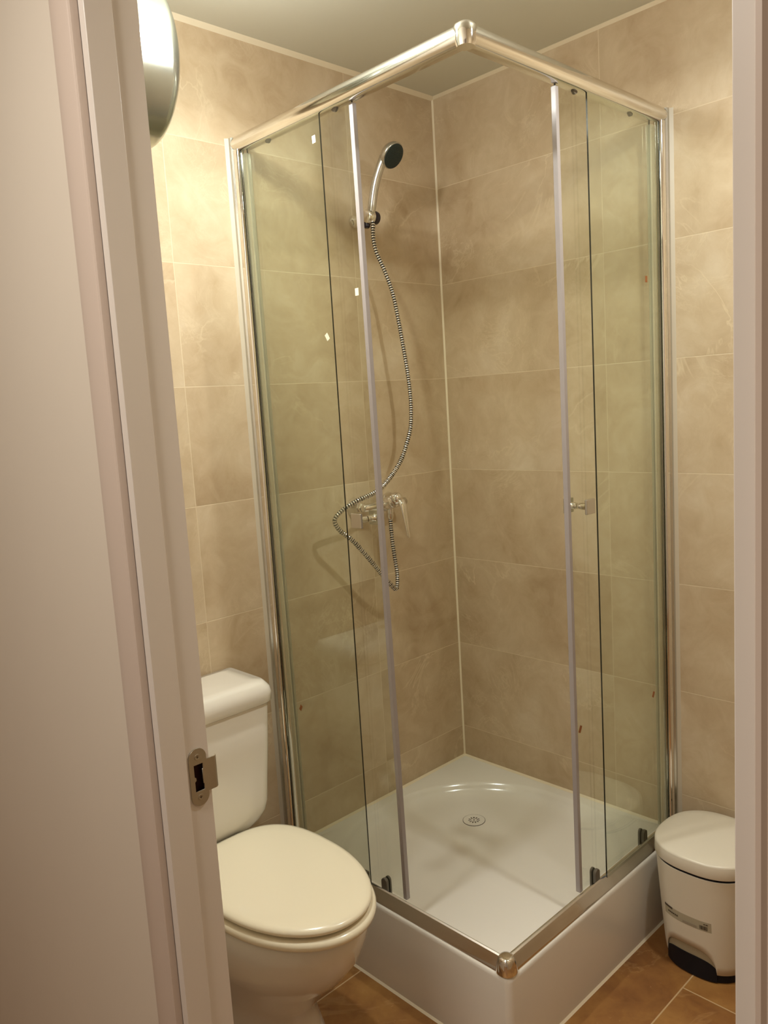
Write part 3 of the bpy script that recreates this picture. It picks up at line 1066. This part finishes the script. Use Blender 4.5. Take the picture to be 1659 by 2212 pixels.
bm = bmesh.new()
loft(bm, [cist(0.095, 0.012, 0.150, 0.03, 0.413), cist(0.100, 0.012, 0.155, 0.035, 0.440), cist(0.120, 0.012, 0.172, 0.04, 0.458), cist(0.132, 0.012, 0.177, 0.04, 0.470), cist(0.142, 0.012, 0.181, 0.038, 0.487), cist(0.147, 0.012, 0.183, 0.036, 0.510),
          cist(0.150, 0.012, 0.184, 0.034, 0.56), cist(0.158, 0.012, 0.187, 0.032, 0.66), cist(0.164, 0.012, 0.189, 0.030, 0.768), cist(0.162, 0.014, 0.187, 0.030, 0.772)])
obj('cistern', bm, 'ceramic', toi, smooth=True, angle=60)
bm = bmesh.new()
loft(bm, [cist(0.168, 0.008, 0.192, 0.034, 0.772), cist(0.174, 0.006, 0.198, 0.036, 0.777), cist(0.175, 0.006, 0.199, 0.036, 0.800), cist(0.172, 0.007, 0.196, 0.036, 0.812), cist(0.165, 0.009, 0.189, 0.036, 0.822), cist(0.160, 0.010, 0.184, 0.036, 0.8275), cist(0.120, 0.03, 0.16, 0.03, 0.830)])
obj('cistern_lid', bm, 'ceramic', toi, smooth=True, angle=70)
bm = bmesh.new()
lathe(bm, (TC, 0.095, 0.8295), (0, 0, 1), [(0, 0.021), (0.004, 0.021), (0.0055, 0.018), (0.006, 0.001)], 32)
obj('flush_button', bm, 'chrome', toi, smooth=True)

# ================================================================ WATER HEATER
wh = thing('water_heater', 'rounded pale grey water heater hung high above the toilet, glaring white at its top', 'water heater', (1.25, 0.19, 2.28))
HCx, HY, HZ, HRr = 1.09, 0.19, 2.285, 0.175
bm = bmesh.new()
prof = []
for k in range(13):
    a = PI / 2 * k / 12
    prof.append((0.055 - 0.055 * math.cos(PI / 2 - a) if False else 0.055 * (1 - math.cos(a)) ** 1.0, HRr * math.sin(a) if k else 0.0005))
prof = [(0.055 * (1 - math.cos(PI / 2 * k / 14)), max(0.0005, HRr * math.sin(PI / 2 * k / 14))) for k in range(15)]
prof += [(0.37, HRr)]
lathe(bm, (1.058, HY, HZ), (1, 0, 0), prof, 64)
for v_ in bm.verts:
    v_.co.y = 0.152 + (v_.co.y - HY) * 0.80
    v_.co.x += 0.024
obj('tank', bm, 'enamel', wh, smooth=True, angle=60)
bm = bx(1.15, 1.19, 0.001, 0.05, HZ - 0.05, HZ + 0.05)
obj('mounting_bracket', bm, 'satin', wh)

# ================================================================ WASTE BIN
BCX, BCY = 0.157, 0.981
bn = thing('waste_bin', 'white pedal bin with black base between shower tray and right door jamb', 'waste bin', (BCX, BCY, 0))


def brng(s, z, n=2.5, N=96, dx=0.0):
    return sup(BCX + dx, BCY, 0.134 * s, 0.131 * s, n, N, z)


bm = bmesh.new()
loft(bm, [brng(0.77, 0.0), brng(0.785, 0.003), brng(0.795, 0.030), brng(0.77, 0.034)])
obj('base', bm, 'black', bn, smooth=True, angle=50)


def sc_(z):
    return 0.80 + (0.985 - 0.80) * min(1, max(0, z) / 0.297) ** 0.85


ARC_Y, ARC_H = 0.9695, 0.0705


# body with the arched pedal recess cut in the front
def arch_z(y, h=0.062, hw=ARC_H):
    d_ = abs(y - ARC_Y) / hw
    if d_ >= 1:
        return None
    return 0.026 + h * (1 - d_ ** 3.4) ** 0.5


bm = bmesh.new()
N = 480
zs = [0.026, 0.05, 0.09, 0.14, 0.19, 0.24, 0.286, 0.291, 0.292]
cols = []
ell = sup(BCX, BCY, 1, 1, 2.5, N, 0)
for i in range(N):
    ux, uy = ell[i][0] - BCX, ell[i][1] - BCY
    y_here = BCY + uy * 0.131 * sc_(0.05)
    z0 = zs[0]
    if ux > 0:
        az = arch_z(y_here)
        if az:
            z0 = max(z0, az)
    col = []
    for z in zs:
        zz = z0 + (z - zs[0]) * (zs[-1] - z0) / (zs[-1] - zs[0])
        k_ = sc_(zz)
        col.append(bm.verts.new((BCX + ux * 0.134 * k_, BCY + uy * 0.131 * k_, zz)))
    cols.append(col)
for i in range(N):
    a, b = cols[i], cols[(i + 1) % N]
    for k in range(len(zs) - 1):
        bm.faces.new((a[k], b[k], b[k + 1], a[k + 1]))
o = obj('body', bm, 'bin', bn, smooth=True, angle=50)
md = o.modifiers.new('solid', 'SOLIDIFY')
md.thickness = 0.003
md.offset = -1


def front_panel(z_lo, z_hi, inset, th, hw):
    """curved panel standing just behind the body front inside the arch"""
    bm_ = bmesh.new()
    rings_ = []
    n_ = 40
    for k in range(n_ + 1):
        y = ARC_Y - hw + 2 * hw * k / n_
        lo_, hi_ = z_lo(y), z_hi(y)
        ring_ = []
        for z, dd in ((lo_, inset), (hi_, inset), (hi_, inset + th), (lo_, inset + th)):
            k_ = sc_(max(z, 0.03)) - dd
            t_ = min(0.999, abs(y - BCY) / (0.131 * k_))
            ring_.append((BCX + 0.134 * k_ * (1 - t_ ** 2.5) ** 0.4, y, z))
        rings_.append(ring_)
    loft(bm_, rings_)
    return bm_


hw_ = ARC_H * 0.99
obj('recess_panel', front_panel(lambda y: 0.03, lambda y: 0.096, 0.030, 0.03, hw_), 'bin_grey', bn, smooth=True, angle=40)
obj('pedal', front_panel(lambda y: 0.004, lambda y: max(0.0045, (arch_z(y, 0.034, ARC_H) or 0.026)), 0.012, 0.05, hw_), 'black', bn, smooth=True, angle=40)
bm = bmesh.new()
loft(bm, [brng(0.955, 0.288), brng(0.965, 0.303)])
obj('lid_gap', bm, 'black', bn, smooth=True)
bm = bmesh.new()
loft(bm, [brng(0.97, 0.3005), brng(1.005, 0.3005), brng(1.012, 0.303), brng(1.005, 0.331), brng(0.997, 0.3345), brng(0.97, 0.3365), brng(0.8, 0.340), brng(0.4, 0.343), brng(0.05, 0.344)])
obj('lid', bm, 'bin', bn, smooth=True, angle=60)


# clear label wrapped on the front: strip, small dark text blocks, bar code
def on_body(th_y, z, off):
    """point on the body front at world y"""
    k_ = sc_(z)
    b_ = 0.131 * k_
    a_ = 0.134 * k_
    t_ = min(0.999, abs(th_y - BCY) / b_)
    x_ = BCX + a_ * (1 - t_ ** 2.5) ** (1 / 2.5)
    return (x_ + off, th_y, z)


def patch(y0, y1, z0, z1, off, th=0.0003, nseg_=10):
    bm_ = bmesh.new()
    rings_ = []
    for k in range(nseg_ + 1):
        y = y0 + (y1 - y0) * k / nseg_
        rings_.append([on_body(y, z0, off), on_body(y, z1, off), on_body(y, z1, off + th), on_body(y, z0, off + th)])
    loft(bm_, rings_)
    return bm_


LY, LZ0 = 0.905, 0.146
lb = obj('label_strip', patch(LY, LY + 0.128, LZ0, LZ0 + 0.027, 0.0004), 'label', bn)


def join_bm(dst, src):
    me_ = bpy.data.meshes.new('t')
    src.to_mesh(me_)
    src.free()
    dst.from_mesh(me_)
    bpy.data.meshes.remove(me_)


# blurred print on the clear label: heading, line of letters, bar code
obj('label_heading', patch(LY, LY + 0.026, LZ0 + 0.0225, LZ0 + 0.028, 0.0009), 'ink', lb)
bm = bmesh.new()
for k in range(6):
    join_bm(bm, patch(LY + 0.012 + k * 0.0052, LY + 0.0155 + k * 0.0052, LZ0 + 0.0105, LZ0 + 0.0145, 0.0009, nseg_=2))
obj('label_text', bm, 'ink', lb)
bm = bmesh.new()
for k in range(8):
    y = LY + 0.100 + k * 0.0024
    join_bm(bm, patch(y, y + (0.0015 if k % 3 else 0.0009), LZ0 + 0.004, LZ0 + 0.015, 0.0009, nseg_=1))
obj('bar_code', bm, 'ink', lb)
bm = bmesh.new()
for a, b in ((0.110, 0.1135), (0.115, 0.120)):
    join_bm(bm, patch(LY + a, LY + b, LZ0 + 0.019, LZ0 + 0.0215, 0.0009, nseg_=2))
obj('label_mark', bm, 'ink', lb)
obj('label_small_print', patch(LY + 0.055, LY + 0.092, LZ0 + 0.003, LZ0 + 0.009, 0.0009), 'ink_grey', lb)

# ================================================================ CEILING LIGHTS (light sources of the room)
for (x, y), gm, nm in ((L1, 'bulb_1', 'small globe bulb hanging from the ceiling in front of the water heater'), (L2, 'bulb_2', 'small globe bulb hanging from the ceiling at the right end of the room')):
    cl = thing('ceiling_light', nm, 'ceiling light', (x, y, H))
    bm = bmesh.new()
    lathe(bm, (x, y, H - 0.0002), (0, 0, -1), [(0, 0.045), (0.010, 0.043), (0.016, 0.030), (0.018, 0.016), (0.060, 0.014), (0.094, 0.014), (0.098, 0.010)], 32)
    obj('socket', bm, 'ceramic', cl, smooth=True)
    bm = bmesh.new()
    bmesh.ops.create_uvsphere(bm, u_segments=24, v_segments=16, radius=0.034)
    bmesh.ops.translate(bm, verts=bm.verts, vec=(x, y, LZ))
    obj('bulb', bm, gm, cl, smooth=True)
x, y = 2.40, 1.02
cl = thing('ceiling_light', 'round flush hall ceiling light outside the bathroom door', 'ceiling light', (x, y, H))
bm = bmesh.new()
lathe(bm, (x, y, H - 0.0002), (0, 0, -1), [(0, 0.172), (0.010, 0.172), (0.014, 0.166)], 48)
obj('rim', bm, 'satin', cl, smooth=True)
bm = bmesh.new()
lathe(bm, (x, y, H - 0.0145), (0, 0, -1), [(0, 0.160), (0.004, 0.158), (0.006, 0.14)], 48)
obj('lens', bm, 'lamp_lens', cl, smooth=True)
